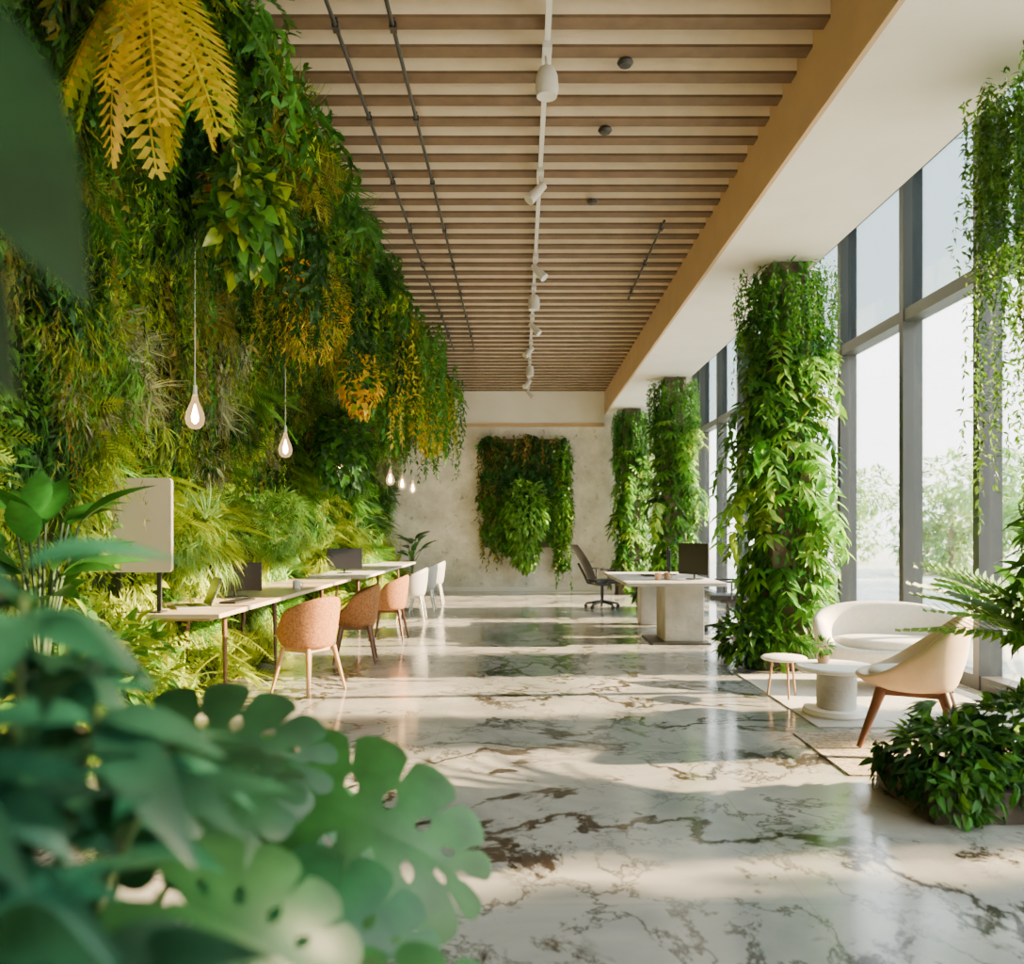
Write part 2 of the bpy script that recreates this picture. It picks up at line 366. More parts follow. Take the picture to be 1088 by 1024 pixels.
ny,ns=260,70
yy,ss=np.meshgrid(np.linspace(1.2,18.05,ny),np.linspace(0,ST,ns),indexing='ij')
p,_n=wallpt(yy,ss); p[...,0]=np.maximum(p[...,0]-.10,XL+.01); p[...,2]=np.clip(p[...,2],.0,4.5)
idx=np.arange(ny*ns).reshape(ny,ns)
q=np.stack([idx[:-1,:-1],idx[1:,:-1],idx[1:,1:],idx[:-1,1:]],-1).reshape(-1,4)
b=MB(); b.v=[tuple(v) for v in p.reshape(-1,3)]; b.f=[tuple(int(i) for i in r) for r in q]
b.obj('shaded_moss_backing',simple('moss_shaded',(.022,.045,.010),.95,noise=.7,nscale=5,bump=1,bscale=25),gw,smooth=False)  # moss colour darkened to put shade into the wall's hollows
NP=460
py=1.2+17*rng.random(NP)**1.15; ps=rng.uniform(0,ST,NP)
ptype=rng.choice(7,NP,p=[.30,.14,.16,.13,.15,.06,.06]); 
pcol=[]
for i in range(NP):
    h=np.interp(ps[i],SL,PZ)
    if h<1.6: c=random.choice([GG,YG,BG,PG,YG,YG,BG])
    elif h>3.3: c=random.choice([DK,MG,MG,DK,GG,OL,YG])
    else: c=random.choice([MG,GG,MG,YG,OL,DK,BG,YG,DK,GG,LI])  # extra yellow-green puts a sunlit glow into the mid-height leaf colours
    pcol.append(c)
pcol=np.array(pcol)
N=115000
u=rng.random(N); y=1.2+16.9*(u**1.35); s_=rng.uniform(0,ST,N)
best=np.empty(N,int)
for a in range(0,N,15000):
    nn=min(15000,N-a)
    yy=y[a:a+nn]+rng.normal(0,.06,nn); sx=s_[a:a+nn]+rng.normal(0,.06,nn)
    best[a:a+nn]=np.argmin((yy[:,None]-py)**2+1.0*(sx[:,None]-ps)**2,1)
P,Nn=wallpt(y,s_); P+=Nn*rng.uniform(-.04,.08,(N,1)); T=ptype[best]; C=np.clip(pcol[best]*rng.lognormal(0,.36,(N,1)),0,.8)
f=Fol()
def put(mask,tpl,size,outw,down,upn=.5,keep=1.0):
    m=mask&(rng.random(N)<keep); n=m.sum()
    D=Nn[m]*outw+np.array([0,0,-down])+rn(n,.35); 
    f.scatter(tpl,P[m],D,Nn[m]*.7+np.array([0,0,upn])+rn(n,.3),size*rng.uniform(.65,1.35,n),C[m])
put(T==0,T_NEED,.12,.25,1.0)
put(T==0,T_TUFT,.22,.35,.8,keep=.14)
put(T==1,T_SM,.055,.6,.5)
put(T==2,T_LANCE,.09,.6,.6)
put(T==3,T_FROND,.28,.8,.35,keep=.22); put(T==3,T_LANCE,.07,.5,.6,keep=.6)
put(T==4,T_TUFT,.34,.7,.15,keep=.3); put(T==4,T_NEED,.12,.4,.6,keep=.6)
put(T==5,T_HEART,.11,.7,.7,keep=.55); put(T==5,T_SM,.05,.7,.7,keep=.4)
put(T==6,T_FERN,.5,.9,.15,keep=.08); put(T==6,T_NEED,.10,.9,.7,keep=.7)
f.obj('wall_foliage',M_LEAF,gw,zmin=.005)
f=Fol(); n=750
ty=2.5+9*rng.random(n)**1.1; s0=rng.uniform(ST*.42,ST*.80,n); Pt,_=wallpt(ty,s0)
cols=[GG,YG,MG,OL]
reg=((np.floor(ty*1.3)+np.floor(s0*2))%4).astype(int)
for i,c in enumerate(cols):
    k=reg==i
    if k.sum(): strands(f,[(p[0]+.10,p[1],p[2]) for p in Pt[k]],rng.uniform(.3,.9,k.sum()),.05,.018,c,T_NEED,.06,.45)
n=600; ty=1.6+16.3*rng.random(n)**1.1; tx=rng.uniform(-2.7,-1.5,n); tz=np.interp(tx,np.array([-3,-2.75,-2.35,-1.95,-1.55,-1.4]),np.array([2.9,3.25,3.75,4.15,4.45,4.5]))
ln=rng.uniform(.3,1.0,n); grp=rng.permutation(n)%5
for i,c in enumerate((DK,MG,DK,OL,GG)):
    sel=np.where(grp==i)[0]
    strands(f,list(zip(tx[sel],ty[sel],tz[sel])),ln[sel],.07,.022,c,T_LANCE if i%2 else T_NEED,.08,.5)
n=110; strands(f,list(zip(rng.uniform(-2.2,-1.15,n),rng.uniform(11,17.8,n),np.full(n,4.4))),rng.uniform(.9,2.0,n),.09,.03,MG,T_LANCE,.1)
n=50; strands(f,list(zip(rng.uniform(-2.0,-1.3,n),rng.uniform(11,17,n),np.full(n,4.2))),rng.uniform(.8,1.6,n),.08,.03,(.42,.38,.025),T_LANCE,.1)
n=160; strands(f,list(zip(rng.uniform(-1.75,-1.4,n),rng.uniform(2.5,17.5,n),np.full(n,4.48))),rng.uniform(.15,.7,n),.10,.02,MG,T_LANCE,.1)
n=60; strands(f,list(zip(rng.uniform(-2.1,-1.55,n),rng.uniform(5.5,11,n),np.full(n,4.3))),rng.uniform(.7,1.5,n),.09,.03,DK,T_LANCE,.1)
f.obj('hanging_strands',M_LEAF,gw)
f=Fol()
blob(f,(-1.97,7.5,3.45),(.35,.6,.5),2200,.07,[YL,OL,OL,YG,(.4,.3,.03)],T_NEED)
strands(f,list(zip(rng.uniform(-2.3,-1.7,60),rng.uniform(6.9,8.1,60),np.full(60,3.8))),rng.uniform(.4,1.0,60),.05,.02,(.4,.32,.03),T_NEED)
blob(f,(-1.86,9.3,3.05),(.23,.45,.36),380,.09,[YL,YL,YG,(.6,.36,.02),MG],T_HEART)
blob(f,(-1.82,9.2,2.82),(.18,.35,.14),34,.08,[RD,OR],T_HEART)
blob(f,(-1.6,14,3.2),(.3,1.3,.5),1500,.08,[YL,YG,YG,OL],T_LANCE)
blob(f,(-2.3,10.5,2.4),(.3,1.0,.55),1300,.12,[DK,MG],T_HEART)
blob(f,(-2.75,7.6,3.0),(.25,.6,.4),700,.09,[YG,OL,GG],T_NEED)
blob(f,(-2.6,8.8,1.4),(.2,.5,.4),300,.2,[PG,GG],T_TUFT)
blob(f,(-2.75,6.9,1.25),(.2,.5,.35),200,.28,[PG,YG],T_TUFT)
blob(f,(-2.85,5.2,2.75),(.2,.5,.35),900,.09,[YG,YG,OL],T_NEED)
blob(f,(-2.95,5.4,2.2),(.16,.3,.22),500,.10,[LI,LI,OL],T_NEED); blob(f,(-2.95,7.6,2.0),(.16,.35,.2),400,.10,[LI,OL],T_NEED)
for k in range(12): 
    c=(rng.uniform(-2.4,-1.8),rng.uniform(5.6,12),rng.uniform(3.6,4.1)); blob(f,c,(.1,.12,.1),22,.06,[YL,OR,YL],T_HEART)
f.obj('accent_foliage',M_LEAF,gw)
f=Fol(); c=(-1.78,5.2,3.38)
blob(f,c,(.24,.26,.36),480,.12,[MG,GG,GG,YG,(.04,.12,.03)],T_HEART,.7,.5)
blob(f,(-1.95,5.2,3.62),(.12,.2,.1),30,.07,[OR,YL,RD],T_HEART,.3)
strands(f,[(-1.78+dx,5.2+dy,4.2) for dx,dy in rng.uniform(-.15,.15,(10,2))],[.8]*10,.10,.05,GG,T_HEART,.05)
f.obj('pothos_plant',M_LEAFG)
f=Fol(); n=12
for i in range(n):
    a=i/n*6.28+.3; d=np.array([math.cos(a)*.55,math.sin(a)*.35,-.75]); 
    f.scatter(T_YFERN,[(-1.74+.05*math.cos(a),3.7,4.0)],d,(math.cos(a),math.sin(a)-.8,.5),random.uniform(.70,.94),cj(random.choice([(.55,.37,.02),(.58,.43,.025),(.46,.40,.025),YG]),1,.12))
for i in range(16):
    a=i/16*6.28; f.scatter(T_FERN,[(-1.75+.1*math.cos(a),3.75+.1*math.sin(a),4.15)],(math.cos(a),math.sin(a)*.7,-.5+.5*random.random()),(math.cos(a)*.3,-.5,.8),random.uniform(.5,.8),cj(MG,1,.2))
f.obj('yellow_fern',M_LEAF)
f=Fol(); n=900
yy=rng.uniform(3.2,17.8,n); xx=rng.uniform(-3.0,-2.62,n)
f.scatter(T_TUFT,np.stack([xx,yy,np.full(n,.02)],1),rn(n,.35)+np.array([.3,0,1]),rn(n,.3)+np.array([1,0,.4]),rng.uniform(.25,.6,n),cj(YG,n,.35))
n=260; yy=rng.uniform(3.2,12,n); xx=rng.uniform(-3.0,-2.7,n)
f.scatter(T_FROND,np.stack([xx,yy,np.full(n,.05)],1),rn(n,.4)+np.array([.3,0,.9]),rn(n,.2)+np.array([0,0,1]),rng.uniform(.3,.5,n),cj(YG,n,.3))
f.obj('floor_grasses',M_LEAF,gw,zmin=.005)

# ------------------------------------------------------------------ BACK WALL PANEL
e=empty('vertical_garden_panel'); MB().box(-.80,1.0,18.1,18.2,1.0,3.45).obj('panel_frame',M_COLM,e)
f=Fol(); n=7000
x=rng.uniform(-.95,1.12,n); z=.3+rng.random(n)*3.25; yb=18.08-.14*rng.random(n)
edge=.12*np.sin(z*5)+.08*np.sin(z*11+1)
low=.95+.25*np.sin(x*5)+.3*np.abs(x-.1)*1.2
m=(z>low-.5*(np.abs(x-.95)<.15)-.25*(np.abs(x+.75)<.2))&(x>-.88+edge*.6)&(x<1.05+edge*.5)&(z<3.45+.1*np.sin(x*7))
x,z,yb=x[m],z[m],yb[m]; n=len(x)
cc=np.where((z>2.2)[:,None],np.array(DK)*1.6,np.array(MG)); cc=cc*rng.lognormal(0,.4,(n,1))
cc[rng.random(n)<.12]=(.12,.09,.03)
f.scatter(T_LANCE,np.stack([x,yb,z],1),rn(n,.4)+np.array([0,-.5,-.8]),rn(n,.3)+np.array([0,-1,.3]),rng.uniform(.08,.17,n),cc)
blob(f,(.10,17.85,1.75),(.48,.2,.75),1300,.17,[PG,BG,(.16,.36,.08)],T_LANCE,.6)
blob(f,(.10,17.9,1.0),(.3,.15,.5),500,.17,[PG,BG,GG],T_LANCE,.7)
n=80; strands(f,list(zip(rng.uniform(.75,1.18,n),rng.uniform(17.9,18.1,n),rng.uniform(1.4,3.5,n))),rng.uniform(.6,1.4,n),.09,.03,BG,T_LANCE,.08)
n=70; strands(f,list(zip(rng.uniform(-.95,-.45,n),rng.uniform(17.95,18.1,n),rng.uniform(1.3,3.5,n))),rng.uniform(.5,.9,n),.09,.03,OL,T_LANCE,.08)
n=30; strands(f,list(zip(rng.uniform(-.6,.8,n),rng.uniform(17.9,18.0,n),np.full(n,3.5))),rng.uniform(.2,.8,n),.09,.03,(.2,.17,.04),T_LANCE,.08)
f.obj('panel_foliage',M_LEAF,e,zmin=.01)

# ------------------------------------------------------------------ COLUMNS
def column(x,y,r,dens,big=.15,skirt=True):
    e=empty('planted_column',(x,y,0))
    MB().box(-.19,.19,-.19,.19,0,4.03).obj('column_core',M_COLM,e,bevel=.02)
    MB().box(-.32,.32,-.32,.32,0,.30).obj('planter_box',M_PLANT,e,bevel=.01)
    f=Fol(); n=dens
    LP=(.12,.29,.05)
    a=rng.uniform(0,6.28,n); z=.3+3.7*rng.random(n); rad=.24+.08*rng.random(n)
    P=np.stack([np.cos(a)*rad,np.sin(a)*rad,z],1); D=np.stack([np.cos(a),np.sin(a),0*a],1)
    c=np.array(MG)*rng.lognormal(0,.4,(n,1))
    f.scatter(T_LANCE,P,D*.6+rn(n,.35)+np.array([0,0,-.7]),D*.4+rn(n,.25)+np.array([0,0,.7]),big*.75*rng.uniform(.6,1.3,n),c)
    K=int(dens/36)
    for k in range(K):
        a=rng.uniform(0,6.28); z0=rng.uniform(.5,3.5); R_=r*rng.uniform(.35,1.05)*(1.0+.25*math.sin(z0*2.6+x)); L_=rng.uniform(.25,.6)
        t=np.linspace(0,1,16); px=(.2+R_*np.sin(t*1.5)*.85)*np.cos(a+t*.3); pyy=(.2+R_*np.sin(t*1.5)*.85)*np.sin(a+t*.3); pz=z0+.10*np.sin(t*3)-L_*t*t
        Pp=np.repeat(np.stack([px,pyy,pz],1),2,0); m_=len(Pp); out=np.array([math.cos(a),math.sin(a),0]); side=np.array([-math.sin(a),math.cos(a),0])
        sg=np.tile([1,-1],16)[:,None]
        f.scatter(T_LANCE,Pp,out*.5+side*sg*.8+rn(m_,.25)+np.array([0,0,-.45]),rn(m_,.2)+out*.3+np.array([0,0,.9]),big*rng.uniform(.7,1.25)*rng.uniform(.8,1.2,m_),cj(random.choice([LP,MG,BG,GG,MG,PG]),1,.25))
    n=int(dens*.03); a=rng.uniform(0,6.28,n); z=.5+2.9*rng.random(n); D=np.stack([np.cos(a),np.sin(a),0*a],1)
    f.scatter(T_PALM,np.stack([np.cos(a)*r*.7,np.sin(a)*r*.7,z],1),D*.8+rn(n,.2)+np.array([0,0,-.4]),D*.4+rn(n,.2)+np.array([0,0,.9]),big*1.3*rng.uniform(.8,1.3,n),cj(BG,n,.25))
    n=130; a=rng.uniform(0,6.28,n); rr=r*rng.uniform(.6,1.05,n)
    strands(f,list(zip(np.cos(a)*rr,np.sin(a)*rr,rng.uniform(3.6,4.02,n))),rng.uniform(.3,1.3,n),.05,.02,MG,T_LANCE,.08)
    if skirt:
        n=200; a=rng.uniform(1.8,5.2,n); D=np.stack([np.cos(a),np.sin(a),0*a],1)
        f.scatter(T_TUFT,np.stack([np.cos(a)*.26,np.sin(a)*.26,np.full(n,.28)],1),D*.9+rn(n,.2)+np.array([0,0,.4]),rn(n,.2)+np.array([0,0,1.]),rng.uniform(.25,.45,n),cj(MG,n,.3))
        blob(f,(-.42,-.12,.30),(.30,.32,.26),480,.12,[MG,DK,GG],T_LANCE)
    f.obj('climbing_foliage',M_LEAF,e,zmin=.01)
column(2.68,8.1,.48,3200,.16)
column(2.68,14.0,.44,2400,.16)
column(2.42,17.5,.40,2000,.17,False)

f=Fol(); n=200
strands(f,list(zip(rng.uniform(2.70,3.15,n),rng.uniform(4.3,4.95,n),rng.uniform(3.8,4.02,n))),rng.uniform(.7,2.6,n)*np.where(rng.random(n)<.35,1,.5),.042,.018,(.06,.15,.03),T_LANCE,.07,.7)
f.obj('hanging_vine',M_LEAF)

# ------------------------------------------------------------------ LIGHTING OBJECTS / CEILING
e=empty('track_light',(.17,0,0))
MB().box(-.018,.018,-3,17.8,4.45,4.50).obj('track',M_SPOT,e)
hd=MB(); 
for i,yy in enumerate([2.4,5.15,6.9,9.0,10.1,11.5,13.0,14.4,15.8,17.0]):
    hd.box(-.03,.03,yy-.10,yy+.10,4.41,4.46); hd.cyl((0,yy,4.41),(0,yy,4.33),.012)
    if i%3==1: hd.lathe([(.02,4.35),(.05,4.33),(.07,4.28),(.075,4.20),(.065,4.15),(.05,4.155)],0,yy,20)
    else: 
        t=.10*(1 if i%2 else -1); hd.cyl((t*-.3,yy,4.34),(t,yy-.05,4.19),.035,.05,16)
hd.obj('spot_heads',M_SPOT,e,smooth=True)
for X,a,b_ in((-1.13,-3,13.5),(-.78,-3,13.6),(1.43,7.95,10.6)):
    e=empty('ceiling_pipe',(X,0,0)); m=MB(); m.cyl((0,a,4.44),(0,b_,4.44),.013,n=10)
    yy=a+.2
    while yy<b_: m.cyl((0,yy,4.44),(0,yy,4.5),.008,n=6); m.box(-.02,.02,yy-.03,yy+.03,4.42,4.46); yy+=1.1
    m.obj('pipe',M_BLACK,e,smooth=True)
for X,Y in((.70,5.35),(.66,6.25),(.68,7.6)):
    e=empty('smoke_detector',(X,Y,4.5)); MB().lathe([(.01,0),(.05,0),(.055,-.015),(.04,-.035),(.01,-.04)],n=20).obj('detector_body',M_BLACK,e,smooth=True)
def pendant(x,y,z,top):
    e=empty('pendant_lamp',(x,y,z))
    MB().cyl((0,0,.17),(0,0,top-z),.004,n=6).obj('cord',M_SPOT,e)
    MB().cyl((0,0,.15),(0,0,.22),.017,.013).obj('socket',M_SPOT,e,smooth=True)
    k=.76
    MB().lathe([(r*k,zz*k) for r,zz in[(.01,-.13),(.05,-.12),(.08,-.08),(.09,-.03),(.08,.03),(.055,.09),(.035,.14),(.022,.20)]],n=24).obj('glass_bulb',M_BGL,e,smooth=True)
    MB().lathe([(r*k,zz*k) for r,zz in[(.006,-.08),(.030,-.055),(.034,-.01),(.02,.05),(.006,.11)]],n=12).obj('filament',M_BULB,e,smooth=True)
for yy in(5.85,8.1,10.5,12.9,14.2,15.6): pendant(-2.38 if yy<12 else -2.1,yy,2.2,4.3)

# ------------------------------------------------------------------ FURNITURE
def tub(m,rx,ry,bz,seat,back,arm,flare=1.1,th=.07,n=40,pw=1.0,bs=.9):
    def ring(sc,zf,off=0):
        out=[]
        for i in range(n):
            t=2*math.pi*i/n; c,s=math.cos(t),math.sin(t)
            cc=math.copysign(abs(c)**pw,c); s2=math.copysign(abs(s)**pw,s)
            b=max(0,min(1,(-s*.5+.5)))
            rim=seat+.03+(arm-seat)*min(1,b*2.2)**2*.9+(back-arm)*(max(0,(b-.45)/.55)**1.0)
            out.append(((rx*sc-off)*cc,(ry*sc-off)*s2,zf(rim)))
        return out
    R=[ring(.25,lambda r:bz),ring(bs*.85,lambda r:bz),ring(bs,lambda r:bz+.025),ring((bs+flare)*.5,lambda r:bz+(r-bz)*.35),ring(flare*.98,lambda r:bz+(r-bz)*.75),
       ring(flare,lambda r:r-.02),ring(flare,lambda r:r,th*.4),ring(flare,lambda r:r-.015,th*.95),ring((bs+flare)*.5,lambda r:seat+(r-seat)*.45,th*1.05),
       ring(bs,lambda r:seat+.015,th),ring(.7*bs,lambda r:seat),ring(.25,lambda r:seat+.01)]
    m.rings(R); return m
def tub_chair(x,y,rz,mat,name='tub_chair',legmat=None):
    e=empty(name,(x,y,0),rz)
    tub(MB(),.245,.225,.37,.47,.81,.70,1.14,bs=.93,th=.06).obj('shell',mat,e,sub=1)
    MB().lathe([(.05,.46),(.17,.46),(.2,.475),(.19,.50),(.15,.51),(.04,.512)],0,.02,28).obj('cushion',mat,e,sub=1)
    l=MB()
    for sx in(-1,1):
        for sy in(-1,1): l.cyl((sx*.15,sy*.14,.38),(sx*.22,sy*.21,0),.022,.011)
    l.box(-.15,.15,-.13,.13,.345,.38)
    l.obj('legs',legmat or M_OAK,e,smooth=True)
tub_chair(-1.80,6.8,math.radians(60),M_ORANGE)
tub_chair(-1.72,8.35,math.radians(98),M_ORANGE,legmat=M_WOOD)
tub_chair(-1.66,10.1,math.radians(90),M_ORANGE,legmat=M_WOOD)
for yy in(12.2,13.6,15.0): tub_chair(-1.66,yy,math.radians(92),M_GREY,legmat=M_SPOT)
def desk(x0,x1,y0,y1,mat=M_TOP):
    e=empty('desk',((x0+x1)/2,y0,0)); hx=(x1-x0)/2; L=y1-y0
    MB().box(-hx,hx,0,L,.715,.75).obj('desk_top',mat,e,bevel=.006)
    MB().box(-hx+.05,hx-.10,.08,L-.03,.69,.715).obj('apron',M_OAK,e)
    l=MB()
    for yy in(.9,L/2,L-.35):
        for sx in(-1,1): l.cyl((sx*(hx-.25)-.05,yy,.69),(sx*(hx-.22)-.05,yy-.05,0),.022,.014)
    l.obj('desk_legs',M_WOOD,e,smooth=True)
desk(-3.0,-2.2,5.85,10.4); desk(-2.9,-2.1,10.9,16.0,M_SPOT)
def laptop(x,y,z,rz):
    e=empty('laptop',(x,y,z),rz)
    MB().box(-.17,.17,-.12,.12,0,.016).obj('base',M_SILVER,e,bevel=.004)
    MB().add([(-.17,.12,.016),(.17,.12,.016),(.17,.20,.235),(-.17,.20,.235),(-.17,.128,.012),(.17,.128,.012),(.17,.208,.232),(-.17,.208,.232)],[(0,1,2,3),(4,7,6,5),(0,4,5,1),(3,2,6,7),(0,3,7,4),(1,5,6,2)]).obj('lid',M_SCREEN,e)
    MB().box(-.15,.15,-.02,.10,.016,.018).obj('keyboard',M_PLAST,e)
laptop(-2.62,6.35,.751,math.radians(-60))
def monitor(x,y,z,rz,w=.5,h=.3):
    e=empty('computer_monitor',(x,y,z+.001),rz)
    MB().lathe([(.02,0),(.11,0),(.11,.01),(.02,.014)],n=24).obj('foot',M_PLAST,e,smooth=True)
    MB().cyl((0,0,.01),(0,0,.2),.015).obj('stand',M_PLAST,e)
    MB().box(-w/2,w/2,-.03,-.005,.06,.06+h).obj('screen',M_SCREEN,e,bevel=.006)
    MB().box(-w/3,w/3,-.005,.02,.11,.01+h).obj('back_shell',M_PLAST,e,bevel=.008)
monitor(-2.60,7.3,.75,math.radians(15),.46,.26)
monitor(-2.55,11.6,.75,math.radians(20)); 
e=empty('desk_divider',(-2.90,5.95,.75))
b_=MB(); pts=[];W,Z0,Hh,r=.31,.30,1.0,.03
for cx,cz,a0 in((W-r,Hh-r,0),(-W+r,Hh-r,90),(-W+r,Z0+r,180),(W-r,Z0+r,270)):
    for k in range(7): a=math.radians(a0+15*k); pts.append((cx+r*math.cos(a),cz+r*math.sin(a)))
n=len(pts); b_.add([(p[0],-.018,p[1]) for p in pts]+[(p[0],.018,p[1]) for p in pts],[tuple(range(n)),tuple(range(2*n-1,n-1,-1))]+[(i,(i+1)%n,n+(i+1)%n,n+i) for i in range(n)])
b_.obj('panel',M_PAPER,e); MB().box(-.1,-.07,-.01,.01,0,.32).box(.2,.23,-.01,.01,0,.32).box(-.12,.25,-.06,.06,0,.012).obj('feet',M_BLACK,e)
e=empty('keyboard',(-2.42,6.85,.751),math.radians(85)); MB().box(-.2,.2,-.07,.07,0,.018).obj('keys',M_PLAST,e,bevel=.004)
def mug(x,y,z,mat):
    e=empty('mug',(x,y,z+.001)); MB().lathe([(.01,0),(.036,0),(.04,.01),(.04,.09),(.035,.09),(.034,.02),(.01,.015)],n=20).obj('cup',mat,e,smooth=True)
    MB().tube([(.038,0,.07),(.062,0,.065),(.066,0,.045),(.06,0,.028),(.038,0,.022)],.006).obj('handle',mat,e,smooth=True)
mug(-2.35,8.4,.75,M_WHITE); mug(1.72,10.0,.745,M_CERAM); mug(1.86,10.15,.745,M_CERAM)
e=empty('concrete_desk',(1.86,9.5,0)); L=2.6; w=1.2
MB().box(-w/2,w/2,0,L,.70,.745).obj('desk_top',M_CONC,e,bevel=.006)
MB().box(-.12,.36,.15,.75,.02,.70).obj('pedestal',M_CONC,e,bevel=.015)
MB().box(-.12,.36,L-.5,L-.2,.0,.70).obj('pedestal_far',M_CONC,e,bevel=.015)
MB().box(-.28,.42,.05,.9,0,.02).obj('base_plate',M_BLACK,e)
monitor(2.22,10.2,.745,math.radians(-60),.55,.40); monitor(2.1,11.3,.745,math.radians(-100),.55,.34)
e=empty('keyboard',(1.75,11.0,.746),math.radians(90)); MB().box(-.2,.2,-.07,.07,0,.018).obj('keys',M_PLAST,e,bevel=.004)
def office_chair(x,y,rz):
    e=empty('office_chair',(x,y,0),rz)
    b=MB()
    for i in range(5):
        a=2*math.pi*i/5+.3; c,s=math.cos(a),math.sin(a)
        b.cyl((0,0,.12),(c*.3,s*.3,.075),.028,.016); b.cyl((c*.3-s*.02,s*.3+c*.02,.032),(c*.3+s*.02,s*.3-c*.02,.032),.032); b.cyl((c*.3,s*.3,.03),(c*.3,s*.3,.08),.01)
    b.cyl((0,0,.08),(0,0,.42),.028); b.box(-.12,.12,-.12,.12,.40,.44)
    b.obj('star_base',M_BLACK,e,smooth=True)
    MB().box(-.25,.25,-.22,.27,.44,.51).obj('seat',M_PLAST,e,bevel=.03)
    g=MB(); nu,nv=9,11; V=[];F=[]
    for k,off in enumerate((0,.02)):
        for j in range(nv):
            for i in range(nu):
                u=i/(nu-1)*2-1; v=j/(nv-1); w=.23*(1-.18*v*v)*(1-.1*(1-v)**3)
                V.append((u*w,-.24-.34*v+.05*u*u+.04*math.sin(v*3.14)-off,.53+.60*v))
    def id(k,i,j): return k*nu*nv+j*nu+i
    for j in range(nv-1):
        for i in range(nu-1):
            F.append((id(0,i,j),id(0,i+1,j),id(0,i+1,j+1),id(0,i,j+1))); F.append((id(1,i,j),id(1,i,j+1),id(1,i+1,j+1),id(1,i+1,j)))
    for j in range(nv-1): F.append((id(0,0,j),id(0,0,j+1),id(1,0,j+1),id(1,0,j))); F.append((id(0,nu-1,j),id(1,nu-1,j),id(1,nu-1,j+1),id(0,nu-1,j+1)))
    for i in range(nu-1): F.append((id(0,i,nv-1),id(0,i+1,nv-1),id(1,i+1,nv-1),id(1,i,nv-1))); F.append((id(0,i,0),id(1,i,0),id(1,i+1,0),id(0,i+1,0)))
    g.add(V,F).obj('backrest',M_PLAST,e,smooth=True)
    a=MB()
    a.tube([(0,-.12,.43),(0,-.27,.45),(0,-.34,.6),(0,-.45,.8)],.022)
    for s in(-1,1):
        a.tube([(s*.2,0,.45),(s*.29,0,.47),(s*.29,0,.68)],.014); a.box(s*.29-.035,s*.29+.035,-.13,.13,.68,.705)
    a.obj('arms_and_spine',M_BLACK,e,smooth=True)
office_chair(1.45,14.2,math.radians(-75)); office_chair(2.80,10.8,math.radians(85))
# sofa
e=empty('sofa',(3.20,6.95,0.0),math.radians(166))
tub(MB(),.60,.36,.10,.34,.72,.56,1.05,.11,56,.78,bs=.92).obj('shell',M_CREAM,e,sub=1)
MB().lathe([(.2,.34),(.9,.34),(1,.365),(1,.42),(.92,.445),(.3,.455)],0,.06,48,.47,.27).obj('seat_cushion',M_CREAM,e,sub=1)
l=MB()
for sx in(-1,1):
    for sy in(-1,1): l.cyl((sx*.42,sy*.2,.12),(sx*.45,sy*.22,0.014),.02,.014)
l.obj('legs',M_WOOD,e,smooth=True)
# armchair
e=empty('armchair',(2.50,5.1,0.004),math.radians(62))
tub(MB(),.31,.30,.35,.42,.86,.56,1.14,.05,44,.92,bs=.85).obj('shell',M_BEIGE,e,sub=1)
MB().lathe([(.06,.41),(.2,.41),(.235,.43),(.23,.465),(.18,.48),(.05,.483)],0,.03,30).obj('cushion',M_CREAM,e,sub=1)
l=MB()
for sx in(-1,1):
    for sy in(-1,1): l.cyl((sx*.19,sy*.17,.36),(sx*.31,sy*.29,0.012),.036,.016)
l.box(-.21,.21,-.19,.19,.33,.36)
l.obj('legs',M_WOOD,e,smooth=True)
# coffee tables
e=empty('coffee_table',(2.33,5.9,0.012))
MB().lathe([(.02,.32),(.27,.32),(.29,.33),(.29,.345),(.28,.355),(.02,.355)],n=48).obj('top',M_WHITE,e,smooth=True)
MB().lathe([(.13,.04),(.14,.05),(.14,.32),(.12,.32)],n=32).obj('pedestal',M_CONC,e,smooth=True)
MB().lathe([(.02,0),(.23,0),(.24,.015),(.23,.045),(.02,.045)],n=40).obj('foot',M_WHITE,e,smooth=True)
e=empty('side_table',(2.14,6.5,0.012))
MB().lathe([(.02,.30),(.15,.30),(.165,.31),(.165,.32),(.15,.33),(.02,.33)],n=40,sx=1.1).obj('top',M_CREAM,e,smooth=True)
l=MB()
for i in range(3): a=i*2.094+.5; l.cyl((.09*math.cos(a),.09*math.sin(a),.30),(.13*math.cos(a),.13*math.sin(a),0),.010,.008)
l.obj('legs',M_OAK,e,smooth=True)
e=empty('potted_plant',(2.27,6.0,.368)); MB().lathe([(.01,0),(.035,0),(.045,.025),(.045,.06),(.035,.06),(.01,.05)],n=18).obj('pot',M_CERAM,e,smooth=True)
f=Fol(); blob(f,(0,0,.12),(.06,.06,.04),50,.06,[GG,MG],None,.1); f.obj('leaves',M_LEAF,e,zmin=.02)
MB().box(2.05,3.75,5.50,7.55,0,.010).obj('area_rug',M_RUG)
MB().box(1.82,3.1,4.42,5.35,0,.010).obj('woven_rug',M_RUG2)
# planter lower right with mixed planting
e=empty('planter_box',(1.90,3.68,0))
MB().box(0,1.6,0,.60,0,.15).obj('box',M_PLANT,e,bevel=.01); MB().box(.03,1.57,.03,.57,.15,.16).obj('soil',M_SOIL,e)
f=Fol()
blob(f,(.26,.28,.26),(.27,.30,.15),900,.085,[MG,DK,DK,GG],T_LANCE,.3)
blob(f,(.75,.28,.34),(.45,.34,.20),1200,.10,[MG,DK,DK,GG],T_LANCE,.3)
n=80; xs=rng.uniform(-.02,1.3,n)
strands(f,list(zip(xs,rng.uniform(-.07,.04,n),np.full(n,.27))),rng.uniform(.06,.25,n),.08,.02,MG,T_LANCE,.03)
n=30; strands(f,list(zip(rng.uniform(-.06,.02,n),rng.uniform(0,.55,n),np.full(n,.24))),rng.uniform(.05,.2,n),.08,.02,DK,T_LANCE,.03)
